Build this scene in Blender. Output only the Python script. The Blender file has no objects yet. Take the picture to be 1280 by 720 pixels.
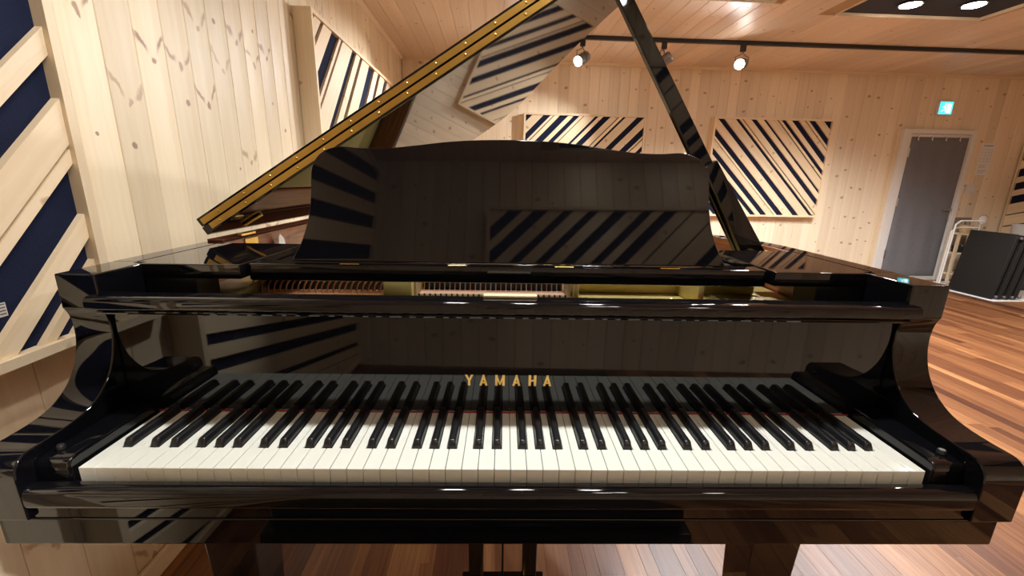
import bpy, bmesh, math, random
from mathutils import Vector, Matrix
random.seed(7)
S = bpy.context.scene
COL = S.collection
PI = math.pi

# ------------------------------------------------------------------ camera
FPX = 535.94
CAM = Vector((-0.0142, -0.5351, 1.1416))
YAW, PITCH, ROLL = 0.0214, 0.2491, 0.0185
RY = 0.0282                                   # the room is turned a little against the piano
fwd = Vector((math.sin(YAW)*math.cos(PITCH), math.cos(YAW)*math.cos(PITCH), -math.sin(PITCH)))
rt0 = Vector((math.cos(YAW), -math.sin(YAW), 0)); up0 = rt0.cross(fwd)
rt = math.cos(ROLL)*rt0 + math.sin(ROLL)*up0; up = -math.sin(ROLL)*rt0 + math.cos(ROLL)*up0
cd = bpy.data.cameras.new('camera'); cam = bpy.data.objects.new('camera', cd); COL.objects.link(cam)
cd.sensor_width = 36; cd.lens = FPX/1280*36; cd.clip_start = 0.02
mw = Matrix((rt, up, -fwd)).transposed().to_4x4(); mw.translation = CAM; cam.matrix_world = mw
S.camera = cam

# ------------------------------------------------------------------ world and exposure
w = bpy.data.worlds.new('world'); S.world = w; w.use_nodes = True
w.node_tree.nodes['Background'].inputs[0].default_value = (0.05, 0.047, 0.043, 1)
w.node_tree.nodes['Background'].inputs[1].default_value = 0.15
S.view_settings.view_transform = 'Standard'; S.view_settings.look = 'None'
S.view_settings.gamma = 1; S.view_settings.use_curve_mapping = False
S.view_settings.exposure = 0.27
LAMP_BOX = 60.0        # watts of one downlight in a ceiling box
LAMP_SPOT = 130.0       # watts of one track spot
LAMP_COL = (0.97, 0.98, 1.0)

# ------------------------------------------------------------------ helpers
BASE = {}
def root_of(o):
    while o.parent: o = o.parent
    return o
RROT = Matrix.Rotation(RY, 3, 'Z')
def tag(o, label=None, cat=None, group=None, kind=None):
    if label: o['label'] = label
    if cat: o['category'] = cat
    if group: o['group'] = group
    if kind: o['kind'] = kind
    return o
def thing(name, label, cat, base, group=None, room=True, kind=None):
    o = bpy.data.objects.new(name, None); COL.objects.link(o); o.empty_display_size = 0.1
    b = Vector(base); BASE[o.name] = b
    if room: o.location = RROT @ b; o.rotation_euler = (0, 0, RY)
    else: o.location = b
    return tag(o, label, cat, group, kind)
def mk(name, V, F, mat, uv=None, tone=None, smooth=None, off=None):
    me = bpy.data.meshes.new(name)
    if off is not None: V = [(v[0]-off[0], v[1]-off[1], v[2]-off[2]) for v in V]
    me.from_pydata([tuple(v) for v in V], [], F)
    if mat is not None: me.materials.append(mat)
    if uv is not None:
        l = me.uv_layers.new(name='UVMap'); i = 0
        for f in F:
            for vi in f: l.data[i].uv = uv[vi]; i += 1
    if tone is not None:
        a = me.attributes.new('tone', 'FLOAT', 'POINT')
        a.data.foreach_set('value', tone if isinstance(tone, list) else [tone]*len(V))
    if smooth is not None:
        me.polygons.foreach_set('use_smooth', [True]*len(me.polygons))
        me.set_sharp_from_angle(angle=math.radians(smooth))
    me.update(); return me
def add(name, VF, mat, parent=None, room=True, base=None, uv=None, tone=None, smooth=None):
    V, F = VF
    if parent is not None:
        off = BASE[root_of(parent).name]
        o = bpy.data.objects.new(name, mk(name, V, F, mat, uv, tone, smooth, off)); COL.objects.link(o); o.parent = parent
        if mat.name == 'black_polyester' and smooth is not None:
            wn = o.modifiers.new('weighted_normal', 'WEIGHTED_NORMAL'); wn.keep_sharp = True; wn.weight = 100
        return o
    if base is None:
        xs = [v[0] for v in V]; ys = [v[1] for v in V]; zs = [v[2] for v in V]
        base = ((min(xs)+max(xs))/2, (min(ys)+max(ys))/2, min(zs))
    b = Vector(base)
    o = bpy.data.objects.new(name, mk(name, V, F, mat, uv, tone, smooth, b)); COL.objects.link(o)
    BASE[o.name] = b
    if room: o.location = RROT @ b; o.rotation_euler = (0, 0, RY)
    else: o.location = b
    return o
def join(*parts):
    V, F = [], []
    for v, f in parts:
        n = len(V); V += list(v); F += [tuple(i+n for i in q) for q in f]
    return V, F
def box(x0, x1, y0, y1, z0, z1):
    V = [(x0,y0,z0),(x1,y0,z0),(x1,y1,z0),(x0,y1,z0),(x0,y0,z1),(x1,y0,z1),(x1,y1,z1),(x0,y1,z1)]
    return V, [(0,3,2,1),(4,5,6,7),(0,1,5,4),(1,2,6,5),(2,3,7,6),(3,0,4,7)]
def bev(VF, wd, seg=2, ang=30):
    bm = bmesh.new(); vs = [bm.verts.new(v) for v in VF[0]]
    for f in VF[1]:
        try: bm.faces.new([vs[i] for i in f])
        except ValueError: pass
    bmesh.ops.recalc_face_normals(bm, faces=bm.faces)
    ed = [e for e in bm.edges if len(e.link_faces) == 2 and e.calc_face_angle(0) > math.radians(ang)]
    bmesh.ops.bevel(bm, geom=ed, offset=wd, segments=seg, profile=0.5, affect='EDGES', clamp_overlap=True)
    bm.verts.index_update()
    V = [tuple(v.co) for v in bm.verts]; F = [tuple(v.index for v in f.verts) for f in bm.faces]; bm.free()
    return V, F
def bbox(x0, x1, y0, y1, z0, z1, b=0.003, seg=2): return bev(box(x0,x1,y0,y1,z0,z1), b, seg)
def prism(poly, a, b, axis='x'):
    """polygon (p,q) extruded from a to b along axis; x: (y,z)  y: (x,z)  z: (x,y)"""
    n = len(poly)
    def P(p, t): return (t, p[0], p[1]) if axis == 'x' else ((p[0], t, p[1]) if axis == 'y' else (p[0], p[1], t))
    V = [P(p, a) for p in poly] + [P(p, b) for p in poly]
    F = [tuple(range(n)), tuple(range(2*n-1, n-1, -1))] + [(i, i+n, (i+1)%n+n, (i+1)%n) for i in range(n)]
    bm = bmesh.new(); vs = [bm.verts.new(v) for v in V]
    for f in F: bm.faces.new([vs[i] for i in f])
    bmesh.ops.recalc_face_normals(bm, faces=bm.faces); bm.verts.index_update()
    F = [tuple(v.index for v in f.verts) for f in bm.faces]; bm.free()
    return V, F
def frame_of(d):
    d = Vector(d).normalized(); h = Vector((0,0,1)) if abs(d.z) < 0.9 else Vector((1,0,0))
    u = d.cross(h).normalized(); return u, d.cross(u).normalized()
def cyl(p, q, r, n=12, r2=None):
    p = Vector(p); q = Vector(q); u, v = frame_of(q-p); r2 = r if r2 is None else r2
    V = [p+u*(r*math.cos(2*PI*i/n))+v*(r*math.sin(2*PI*i/n)) for i in range(n)] + [q+u*(r2*math.cos(2*PI*i/n))+v*(r2*math.sin(2*PI*i/n)) for i in range(n)]
    return [tuple(x) for x in V], [(i, i+n, (i+1)%n+n, (i+1)%n) for i in range(n)] + [tuple(range(n)), tuple(range(2*n-1, n-1, -1))]
def tube(pts, r, n=8):
    pts = [Vector(p) for p in pts]; V = []; F = []; pu = None
    for k, p in enumerate(pts):
        d = (pts[min(k+1, len(pts)-1)] - pts[max(k-1, 0)]).normalized()
        if pu is None: pu, _ = frame_of(d)
        pu = (pu - d*pu.dot(d)).normalized(); pv = d.cross(pu)
        V += [tuple(p+pu*(r*math.cos(2*PI*i/n))+pv*(r*math.sin(2*PI*i/n))) for i in range(n)]
        if k: F += [((k-1)*n+i, (k-1)*n+(i+1)%n, k*n+(i+1)%n, k*n+i) for i in range(n)]
    F += [tuple(range(n-1, -1, -1)), tuple((len(pts)-1)*n+i for i in range(n))]
    return V, F
def lathe(prof, n=20, org=(0,0,0), axis=(0,0,1)):
    """prof: (radius, height) along axis from org"""
    o = Vector(org); a = Vector(axis).normalized(); u, v = frame_of(a); V = []; F = []
    for k, (r, h) in enumerate(prof):
        V += [tuple(o+a*h+u*(r*math.cos(2*PI*i/n))+v*(r*math.sin(2*PI*i/n))) for i in range(n)]
        if k: F += [((k-1)*n+i, (k-1)*n+(i+1)%n, k*n+(i+1)%n, k*n+i) for i in range(n)]
    F += [tuple(range(n-1, -1, -1)), tuple((len(prof)-1)*n+i for i in range(n))]
    return V, F
def crom(pts, k=6):
    out = []
    for i in range(len(pts)-1):
        p0 = pts[max(i-1,0)]; p1 = pts[i]; p2 = pts[i+1]; p3 = pts[min(i+2, len(pts)-1)]
        for j in range(k):
            t = j/k
            out.append(tuple(0.5*((2*b)+(-a+c)*t+(2*a-5*b+4*c-d)*t*t+(-a+3*b-3*c+d)*t**3) for a, b, c, d in zip(p0,p1,p2,p3)))
    out.append(tuple(pts[-1])); return out

# ------------------------------------------------------------------ materials
def new_mat(name):
    m = bpy.data.materials.new(name); m.use_nodes = True
    return m, m.node_tree, m.node_tree.nodes['Principled BSDF']
def simple(name, col, rough=0.5, metal=0.0, noise=0.0, nscale=40, coat=0.0, bump=0.0, spec=None, ior=None):
    m, t, b = new_mat(name)
    b.inputs['Roughness'].default_value = rough; b.inputs['Metallic'].default_value = metal
    b.inputs['Coat Weight'].default_value = coat; b.inputs['Coat Roughness'].default_value = 0.03
    if ior: b.inputs['IOR'].default_value = ior
    if spec is not None: b.inputs['Specular IOR Level'].default_value = spec
    b.inputs['Base Color'].default_value = (*col, 1)
    if noise or bump:
        tc = t.nodes.new('ShaderNodeTexCoord'); nz = t.nodes.new('ShaderNodeTexNoise'); nz.inputs['Scale'].default_value = nscale; nz.inputs['Detail'].default_value = 4
        t.links.new(tc.outputs['Object'], nz.inputs['Vector'])
        if noise:
            mx = t.nodes.new('ShaderNodeMix'); mx.data_type = 'RGBA'
            mx.inputs[6].default_value = (*[c*(1-noise) for c in col], 1); mx.inputs[7].default_value = (*[min(1, c*(1+noise)) for c in col], 1)
            t.links.new(nz.outputs['Fac'], mx.inputs[0]); t.links.new(mx.outputs[2], b.inputs['Base Color'])
        if bump:
            bp = t.nodes.new('ShaderNodeBump'); bp.inputs['Strength'].default_value = bump; bp.inputs['Distance'].default_value = 0.002
            t.links.new(nz.outputs['Fac'], bp.inputs['Height']); t.links.new(bp.outputs['Normal'], b.inputs['Normal'])
    return m
class G:
    """tiny node-graph helper"""
    def __init__(s, t): s.t = t
    def m(s, op, a, b=None, c=None):
        n = s.t.nodes.new('ShaderNodeMath'); n.operation = op
        for i, x in enumerate((a, b, c)):
            if x is None: continue
            if isinstance(x, (int, float)): n.inputs[i].default_value = x
            else: s.t.links.new(x, n.inputs[i])
        return n.outputs[0]
    def vec(s, x, y, z):
        n = s.t.nodes.new('ShaderNodeCombineXYZ')
        for i, v in enumerate((x, y, z)):
            if isinstance(v, (int, float)): n.inputs[i].default_value = v
            else: s.t.links.new(v, n.inputs[i])
        return n.outputs[0]
    def noise(s, v, scale, detail=3, rough=0.5):
        n = s.t.nodes.new('ShaderNodeTexNoise'); n.inputs['Scale'].default_value = scale; n.inputs['Detail'].default_value = detail; n.inputs['Roughness'].default_value = rough
        s.t.links.new(v, n.inputs['Vector']); return n.outputs['Fac']
    def step(s, x, a, b):
        n = s.t.nodes.new('ShaderNodeMapRange'); n.interpolation_type = 'SMOOTHSTEP'; n.inputs['From Min'].default_value = a; n.inputs['From Max'].default_value = b
        s.t.links.new(x, n.inputs['Value']); return n.outputs[0]
    def mix(s, f, a, b):
        n = s.t.nodes.new('ShaderNodeMix'); n.data_type = 'RGBA'
        if isinstance(f, (int, float)): n.inputs[0].default_value = f
        else: s.t.links.new(f, n.inputs[0])
        for i, c in ((6, a), (7, b)):
            if isinstance(c, tuple): n.inputs[i].default_value = (*c, 1)
            else: s.t.links.new(c, n.inputs[i])
        return n.outputs[2]
    def vor1(s, wv):
        n = s.t.nodes.new('ShaderNodeTexVoronoi'); n.voronoi_dimensions = '1D'; n.inputs['Scale'].default_value = 1
        s.t.links.new(wv, n.inputs['W']); return n
def pine(name, light, dark, knot, rough=0.45, vee=1.0, knots=1.0, vee_gap=0.75, small_gap=0.42):
    m, t, b = new_mat(name); g = G(t)
    uv = t.nodes.new('ShaderNodeUVMap'); uv.uv_map = 'UVMap'
    sp = t.nodes.new('ShaderNodeSeparateXYZ'); t.links.new(uv.outputs[0], sp.inputs[0]); u, v = sp.outputs[0], sp.outputs[1]
    at = t.nodes.new('ShaderNodeAttribute'); at.attribute_name = 'tone'; T = at.outputs['Fac']
    au = g.m('ABSOLUTE', u)
    # cat-face knots: one V per board stretch, symmetric about the board's middle
    W = g.m('ADD', g.m('DIVIDE', v, vee_gap), g.m('MULTIPLY', T, 91.7)); vo = g.vor1(W)
    dv = g.m('MULTIPLY', g.m('SUBTRACT', W, vo.outputs['W']), vee_gap)
    wob = g.noise(g.vec(g.m('MULTIPLY', u, 30), g.m('MULTIPLY', v, 16), T), 1.0, 3)
    wobc = g.m('MULTIPLY', g.m('SUBTRACT', wob, 0.5), 0.07)
    cc = t.nodes.new('ShaderNodeSeparateColor'); t.links.new(vo.outputs['Color'], cc.inputs[0])
    line = g.m('ABSOLUTE', g.m('ADD', g.m('SUBTRACT', dv, g.m('ADD', g.m('MULTIPLY', au, g.m('ADD', 0.55, g.m('MULTIPLY', cc.outputs[1], 0.7))), g.m('MULTIPLY', u, g.m('MULTIPLY', g.m('SUBTRACT', cc.outputs[2], 0.5), 0.6)))), wobc))
    wing = g.m('MULTIPLY', g.step(line, 0.016, 0.003), g.m('MULTIPLY', g.step(au, 0.012, 0.03), g.step(au, 0.062, 0.045)))
    dot = g.step(g.m('ADD', g.m('ADD', g.m('POWER', g.m('DIVIDE', u, 0.009), 2), g.m('POWER', g.m('DIVIDE', g.m('ADD', dv, wobc), 0.011), 2)), wobc), 1.6, 0.4)
    on = g.m('GREATER_THAN', cc.outputs[0], 0.35)
    halo = g.m('MULTIPLY', g.m('MULTIPLY', g.step(line, 0.075, 0.0), g.step(au, 0.075, 0.02)), on)
    kv = g.m('MULTIPLY', g.m('MULTIPLY', g.m('MAXIMUM', wing, dot), g.m('MULTIPLY', on, g.m('ADD', 0.45, g.m('MULTIPLY', cc.outputs[2], 0.55)))), vee)
    # small round knots
    W2 = g.m('ADD', g.m('DIVIDE', v, small_gap), g.m('MULTIPLY', T, 57.3)); v2 = g.vor1(W2)
    c2 = t.nodes.new('ShaderNodeSeparateColor'); t.links.new(v2.outputs['Color'], c2.inputs[0])
    d2 = g.m('MULTIPLY', g.m('SUBTRACT', W2, v2.outputs['W']), small_gap)
    du = g.m('SUBTRACT', u, g.m('MULTIPLY', g.m('SUBTRACT', c2.outputs[1], 0.5), 0.085))
    rr = g.m('ADD', 0.005 if vee else 0.006, g.m('MULTIPLY', c2.outputs[2], 0.006 if vee else 0.008))
    q = g.m('ADD', g.m('POWER', g.m('DIVIDE', du, g.m('MULTIPLY', rr, 1.0 if vee else 1.5)), 2), g.m('POWER', g.m('DIVIDE', g.m('ADD', d2, g.m('MULTIPLY', wobc, 0.2 if vee else 0.45)), rr), 2))
    k2 = g.m('MULTIPLY', g.m('MULTIPLY', g.step(q, 1.5, 0.5), g.m('GREATER_THAN', c2.outputs[0], 0.5)), knots)
    # grain
    warp = g.m('ADD', g.m('MULTIPLY', u, 70), g.m('MULTIPLY', wob, 1.3))
    gr = g.noise(g.vec(warp, g.m('MULTIPLY', v, 1.1), g.m('MULTIPLY', T, 43)), 1.0, 5, 0.6)
    broad = g.noise(g.vec(g.m('MULTIPLY', u, 14), g.m('MULTIPLY', v, 0.5), g.m('MULTIPLY', T, 71)), 1.0, 2)
    f = g.m('ADD', g.m('MULTIPLY', g.step(gr, 0.3, 0.72), 0.6), g.m('MULTIPLY', g.step(broad, 0.3, 0.7), 0.4))
    col = g.mix(f, light, dark)
    tn = g.m('ADD', 0.9, g.m('MULTIPLY', T, 0.2))
    mul = t.nodes.new('ShaderNodeVectorMath'); mul.operation = 'SCALE'; t.links.new(col, mul.inputs[0]); t.links.new(tn, mul.inputs['Scale'])
    col = g.mix(g.m('MULTIPLY', halo, 0.35*vee), mul.outputs[0], dark)
    col = g.mix(g.m('MULTIPLY', kv, 0.85), col, knot)
    col = g.mix(g.m('MULTIPLY', k2, 0.75), col, tuple(c*0.75 for c in knot))
    t.links.new(col, b.inputs['Base Color']); b.inputs['Roughness'].default_value = rough
    b.inputs['Specular IOR Level'].default_value = 0.35
    bp = t.nodes.new('ShaderNodeBump'); bp.inputs['Strength'].default_value = 0.12; bp.inputs['Distance'].default_value = 0.001
    t.links.new(gr, bp.inputs['Height']); t.links.new(bp.outputs['Normal'], b.inputs['Normal'])
    return m
def floor_wood(name):
    m, t, b = new_mat(name); g = G(t)
    uv = t.nodes.new('ShaderNodeUVMap'); uv.uv_map = 'UVMap'
    sp = t.nodes.new('ShaderNodeSeparateXYZ'); t.links.new(uv.outputs[0], sp.inputs[0]); u, v = sp.outputs[0], sp.outputs[1]
    at = t.nodes.new('ShaderNodeAttribute'); at.attribute_name = 'tone'; T = at.outputs['Fac']
    gr = g.noise(g.vec(g.m('MULTIPLY', u, 110), g.m('MULTIPLY', v, 3.0), g.m('MULTIPLY', T, 43)), 1.0, 5, 0.65)
    br = g.noise(g.vec(g.m('MULTIPLY', u, 22), g.m('MULTIPLY', v, 1.2), g.m('MULTIPLY', T, 97)), 1.0, 2)
    r = t.nodes.new('ShaderNodeValToRGB'); e = r.color_ramp.elements
    e[0].position = 0.0; e[0].color = (0.052, 0.017, 0.008, 1); e[1].position = 1.0; e[1].color = (0.50, 0.255, 0.105, 1)
    for p, c in ((0.3, (0.115, 0.04, 0.017, 1)), (0.62, (0.23, 0.094, 0.036, 1)), (0.85, (0.36, 0.165, 0.065, 1))):
        x = e.new(p); x.color = c
    fac = g.m('ADD', g.m('MULTIPLY', T, 0.72), g.m('ADD', g.m('MULTIPLY', g.m('SUBTRACT', gr, 0.5), 0.85), g.m('MULTIPLY', br, 0.26)))
    t.links.new(fac, r.inputs[0]); t.links.new(r.outputs[0], b.inputs['Base Color'])
    b.inputs['Roughness'].default_value = 0.36; b.inputs['Specular IOR Level'].default_value = 0.35
    bp = t.nodes.new('ShaderNodeBump'); bp.inputs['Strength'].default_value = 0.08; bp.inputs['Distance'].default_value = 0.001
    t.links.new(gr, bp.inputs['Height']); t.links.new(bp.outputs['Normal'], b.inputs['Normal'])
    return m
def mahogany(name, c0=(0.10, 0.028, 0.012), c1=(0.26, 0.085, 0.035)):
    m, t, b = new_mat(name); g = G(t)
    tc = t.nodes.new('ShaderNodeTexCoord'); mp = t.nodes.new('ShaderNodeMapping'); mp.inputs['Scale'].default_value = (3, 3, 60)
    t.links.new(tc.outputs['Object'], mp.inputs[0]); n = g.noise(mp.outputs[0], 2.0, 4, 0.6)
    t.links.new(g.mix(g.step(n, 0.3, 0.7), c0, c1), b.inputs['Base Color'])
    b.inputs['Roughness'].default_value = 0.38; b.inputs['Coat Weight'].default_value = 0.1
    return m
def emit(name, col, strength, base=(0.8,0.8,0.8)):
    m, t, b = new_mat(name)
    b.inputs['Base Color'].default_value = (*base, 1); b.inputs['Emission Color'].default_value = (*col, 1); b.inputs['Emission Strength'].default_value = strength
    return m
PINE_W = pine('pine_wall', (0.83, 0.70, 0.49), (0.75, 0.595, 0.385), (0.27, 0.115, 0.05), vee_gap=0.5)
PINE_B = pine('pine_far_wall', (0.84, 0.72, 0.54), (0.77, 0.62, 0.435), (0.30, 0.125, 0.05), vee=0.0, knots=0.8, small_gap=0.17)
PINE_C = pine('pine_ceiling', (0.80, 0.655, 0.51), (0.725, 0.56, 0.415), (0.27, 0.10, 0.045), vee=0.25)
PINE_S = pine('pine_slat', (0.85, 0.70, 0.48), (0.77, 0.59, 0.375), (0.38, 0.18, 0.08), vee=0.0, knots=0.7)
BACKING = simple('groove_shadow_board', (0.45, 0.30, 0.17), 0.8, noise=0.1)
FLOORM = floor_wood('strip_parquet')
SUBFLOOR = simple('dark_floor_joint', (0.05, 0.022, 0.012), 0.5, noise=0.2)
NAVY = simple('navy_felt', (0.012, 0.016, 0.038), 0.95, noise=0.25, nscale=300, bump=0.5, spec=0.1)
NAVYBOX = simple('dark_navy_box_lining', (0.012, 0.014, 0.026), 0.7, noise=0.2)
LACQ = simple('black_polyester', (0.0035, 0.0035, 0.0045), 0.03, spec=0.5)
LACQ_MATTE = simple('black_satin', (0.006, 0.006, 0.007), 0.3)
KEYW = simple('white_key_plastic', (0.77, 0.785, 0.70), 0.22, spec=0.4)
KEYB = simple('black_key_plastic', (0.010, 0.010, 0.011), 0.28)
RED = simple('red_felt', (0.32, 0.018, 0.014), 0.9, noise=0.2)
BRASS = simple('brass', (0.78, 0.52, 0.17), 0.25, 1.0, noise=0.08)
BRASS_D = simple('brass_hinge', (0.62, 0.40, 0.10), 0.34, 1.0, noise=0.12, nscale=20)
GOLD = simple('bronze_painted_plate', (0.50, 0.39, 0.13), 0.42, 0.35, noise=0.1, bump=0.1)
COPPER = simple('copper_wound_string', (0.62, 0.33, 0.20), 0.32, 1.0)
STEEL = simple('steel', (0.62, 0.60, 0.57), 0.3, 1.0)
MAHOG = mahogany('mahogany', (0.13, 0.035, 0.014), (0.33, 0.11, 0.045))
MAHOG_DULL = simple('mahogany_dull', (0.14, 0.042, 0.018), 0.85, noise=0.25, nscale=60, spec=0.05)
SPRUCE = mahogany('soundboard_spruce', (0.30, 0.17, 0.07), (0.42, 0.25, 0.11))
FELTP = simple('pink_felt', (0.34, 0.15, 0.12), 0.95, noise=0.2)
WOODRAIL = simple('pale_wood_rail', (0.40, 0.27, 0.16), 0.5, noise=0.15)
IVORY = simple('ivory_plate', (0.72, 0.63, 0.40), 0.4, noise=0.05)
BLACKM = simple('black_metal', (0.012, 0.012, 0.014), 0.4)
GREYM = simple('grey_lamp_metal', (0.22, 0.22, 0.225), 0.32, 0.7)
WHITEP = simple('white_paint', (0.72, 0.70, 0.66), 0.45, noise=0.03)
PAPER = simple('paper', (0.80, 0.78, 0.76), 0.8, noise=0.03)
GREYF = simple('grey_quilted_fabric', (0.17, 0.168, 0.178), 0.95, noise=0.3, nscale=90, bump=0.6, spec=0.1)
TABLE = simple('dark_table_laminate', (0.016, 0.015, 0.014), 0.6, noise=0.15, spec=0.15)
TAUPE = simple('taupe_board', (0.25, 0.20, 0.155), 0.7, noise=0.08)
STRAW = simple('straw', (0.55, 0.40, 0.22), 0.8, noise=0.3, nscale=120)
CLEARP = simple('cloudy_plastic', (0.55, 0.52, 0.47), 0.25, noise=0.05)
PRINT = simple('pale_print', (0.38, 0.37, 0.37), 0.7)
INK = simple('ink', (0.06, 0.06, 0.065), 0.7)
LAMPW = emit('lamp_face', (1.0, 0.96, 0.90), 60.0)
EXITM = emit('exit_green_face', (0.04, 0.62, 0.78), 1.5, (0.1, 0.6, 0.6))
EXITW = emit('exit_pictogram', (0.75, 1.0, 0.98), 1.8)

# ------------------------------------------------------------------ room shell (room coordinates)
RX0, RX1, RB, RF, RH = -1.002, 6.35, 4.547, -1.68, 2.378
def board_vf(O, U, V, N, wd, v0, v1, th=0.012, c=0.004, bow=0.0, gap=0.0006):
    """one tongue-and-groove board: U across, V along, N outward; O lies on the board's middle line, on its face"""
    O, U, V, N = map(Vector, (O, U, V, N)); h = wd/2-gap
    if bow: sec = [(-h, -th), (-h, -bow-c), (-h+c, -bow), (-h*0.55, -bow*0.3), (0, 0), (h*0.55, -bow*0.3), (h-c, -bow), (h, -bow-c), (h, -th)]
    else: sec = [(-h, -th), (-h, -c), (-h+c, 0), (h-c, 0), (h, -c), (h, -th)]
    vs, uv = [], []; k = len(sec)
    for t in (v0, v1):
        for a, n in sec: vs.append(tuple(O+U*a+V*t+N*n)); uv.append((a, t))
    fs = [(i, (i+1) % k, (i+1) % k+k, i+k) for i in range(k)] + [tuple(range(k-1, -1, -1)), tuple(range(k, 2*k))]
    if U.cross(V).dot(N) < 0: fs = [tuple(reversed(f)) for f in fs]
    return vs, fs, uv
def clad(parent, pname, mat, O, U, V, N, length, pitch, v0, v1, cut=None, th=0.012, c=0.004, bow=0.0):
    O, U = Vector(O), Vector(U); n = int(round(length/pitch)); pt = length/n
    for i in range(n):
        a = (i+0.5)*pt; spans = [(v0, v1)]
        for (c0, c1, d0, d1) in (cut or []):
            if c0 < a+pt*0.5-0.002 and a-pt*0.5+0.002 < c1:
                ns = []
                for s0, s1 in spans:
                    if d1 <= s0 or d0 >= s1: ns.append((s0, s1)); continue
                    if d0 > s0: ns.append((s0, d0))
                    if d1 < s1: ns.append((d1, s1))
                spans = ns
        for s0, s1 in spans:
            vs, fs, uv = board_vf(O+U*a, U, V, N, pt, s0, s1, th, c, bow)
            add(pname, (vs, fs), mat, parent, uv=uv, tone=random.random(), smooth=25 if bow else None)
def shell(name, VF, mat, label, cat): return tag(add(name, VF, mat), label, cat, kind='structure')
# openings for the ceiling light boxes: x0, x1, y0, y1
BOXES = [(1.11, 1.95, 1.62, 2.82), (2.54, 3.69, 1.84, 2.99), (-0.56, 0.62, 0.0, 0.52), (0.30, 1.45, -1.55, -1.10), (2.54, 3.69, -1.2, -0.1), (4.3, 5.4, 0.4, 1.5)]
T = 0.012
wl = shell('wall_left', box(RX0-0.10, RX0-T, RF-0.1, RB+0.1, 0, RH+0.25), BACKING, 'left wall clad in pale vertical pine boards beside the piano', 'wall')
clad(wl, 'wall_board', PINE_W, (RX0, RF, 0), (0,1,0), (0,0,1), (1,0,0), RB-RF, 0.1135, 0.0, RH, c=0.002, bow=0.0035)
wb = shell('wall_back', box(RX0-T, RX1+T, RB+T, RB+0.1, 0, RH+0.25), BACKING, 'far pine-clad wall with the grey door', 'wall')
clad(wb, 'wall_board', PINE_B, (RX0, RB, 0), (1,0,0), (0,0,1), (0,-1,0), RX1-RX0, 0.1135, 0.0, RH, c=0.002, bow=0.0015)
wr = shell('wall_right', box(RX1+T, RX1+0.1, RF-0.1, RB+0.1, 0, RH+0.25), BACKING, 'right pine-clad wall behind the stored tables', 'wall')
clad(wr, 'wall_board', PINE_B, (RX1, RF, 0), (0,1,0), (0,0,1), (-1,0,0), RB-RF, 0.1135, 0.0, RH)
wf = shell('wall_front', box(RX0-T, RX1+T, RF-0.1, RF-T, 0, RH+0.25), BACKING, 'pine-clad wall facing the keyboard, mirrored in the music desk', 'wall')
clad(wf, 'wall_board', PINE_B, (RX0, RF, 0), (1,0,0), (0,0,1), (0,1,0), RX1-RX0, 0.1135, 0.0, RH)
# ceiling: slab with real openings, boards cut around them
def slab_with_holes(x0, x1, y0, y1, z0, z1, holes):
    xs = sorted({x0, x1, *[h[0] for h in holes], *[h[1] for h in holes]}); ys = sorted({y0, y1, *[h[2] for h in holes], *[h[3] for h in holes]})
    out = []
    for i in range(len(xs)-1):
        for j in range(len(ys)-1):
            cx, cy = (xs[i]+xs[i+1])/2, (ys[j]+ys[j+1])/2
            if any(h[0] < cx < h[1] and h[2] < cy < h[3] for h in holes): continue
            out.append(box(xs[i], xs[i+1], ys[j], ys[j+1], z0, z1))
    return join(*out)
ce = shell('ceiling', slab_with_holes(RX0-0.1, RX1+0.1, RF-0.1, RB+0.1, RH+T, RH+0.06, BOXES), BACKING, 'low ceiling of pine boards with sunken light boxes', 'ceiling')
clad(ce, 'ceiling_board', PINE_C, (RX0, RF, RH), (1,0,0), (0,1,0), (0,0,-1), RX1-RX0, 0.131, 0.0, RB-RF,
     cut=[(b[0]-RX0, b[1]-RX0, b[2]-RF, b[3]-RF) for b in BOXES], c=0.003)
# floor
fl = shell('floor', box(RX0-0.1, RX1+0.1, RF-0.1, RB+0.1, -0.06, -0.010), SUBFLOOR, 'reddish brown strip parquet floor', 'floor')
def floor_px(x, y):
    p = RROT @ Vector((x, y, 0)) - CAM; d = p.dot(fwd)
    if d < 0.05: return None
    return 640+FPX*p.dot(rt)/d, 360-FPX*p.dot(up)/d, d
strips = []
xe = RX0
while xe < RX1-0.02:
    x0 = xe; x1 = min(xe+random.choice((0.042, 0.055, 0.065, 0.075, 0.092)), RX1); xe = x1
    y = RF-random.random()*0.8
    while y < RB:
        L = random.choice((0.5, 0.65, 0.8, 0.95, 1.2)); a, b_ = max(y, RF), min(y+L, RB); y += L
        if b_-a < 0.01: continue
        s = 0.0
        q = floor_px((x0+x1)/2, (a+b_)/2)
        if q and -60 < q[0] < 1330 and 370 < q[1] < 800:
            hid = q[1] < 672 and q[0] < 1150 + (q[1]-340)*0.05
            s = (x1-x0)*(b_-a)/q[2]**3*(0.02 if hid else 1)
        strips.append((s, x0, x1, a, b_))
strips.sort(reverse=True)
rest = ([], [], [], [])
for k, (s, x0, x1, a, b_) in enumerate(strips):
    vs, fs, uv = board_vf(((x0+x1)/2, 0, 0), (1,0,0), (0,1,0), (0,0,1), x1-x0, a, b_-0.0004, 0.010, 0.0003, gap=0.0002)
    tn = min(1, max(0, random.gauss(0.55, 0.25)))
    if k < 300: add('floor_strip', (vs, fs), FLOORM, fl, uv=uv, tone=tn)
    else:
        m0 = len(rest[0]); rest[0].extend(vs); rest[1].extend(tuple(i+m0 for i in f) for f in fs); rest[2].extend(uv); rest[3].extend([tn]*len(vs))
tag(add('floor_strips', (rest[0], rest[1]), FLOORM, fl, uv=rest[2], tone=rest[3]), kind='stuff')
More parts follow.
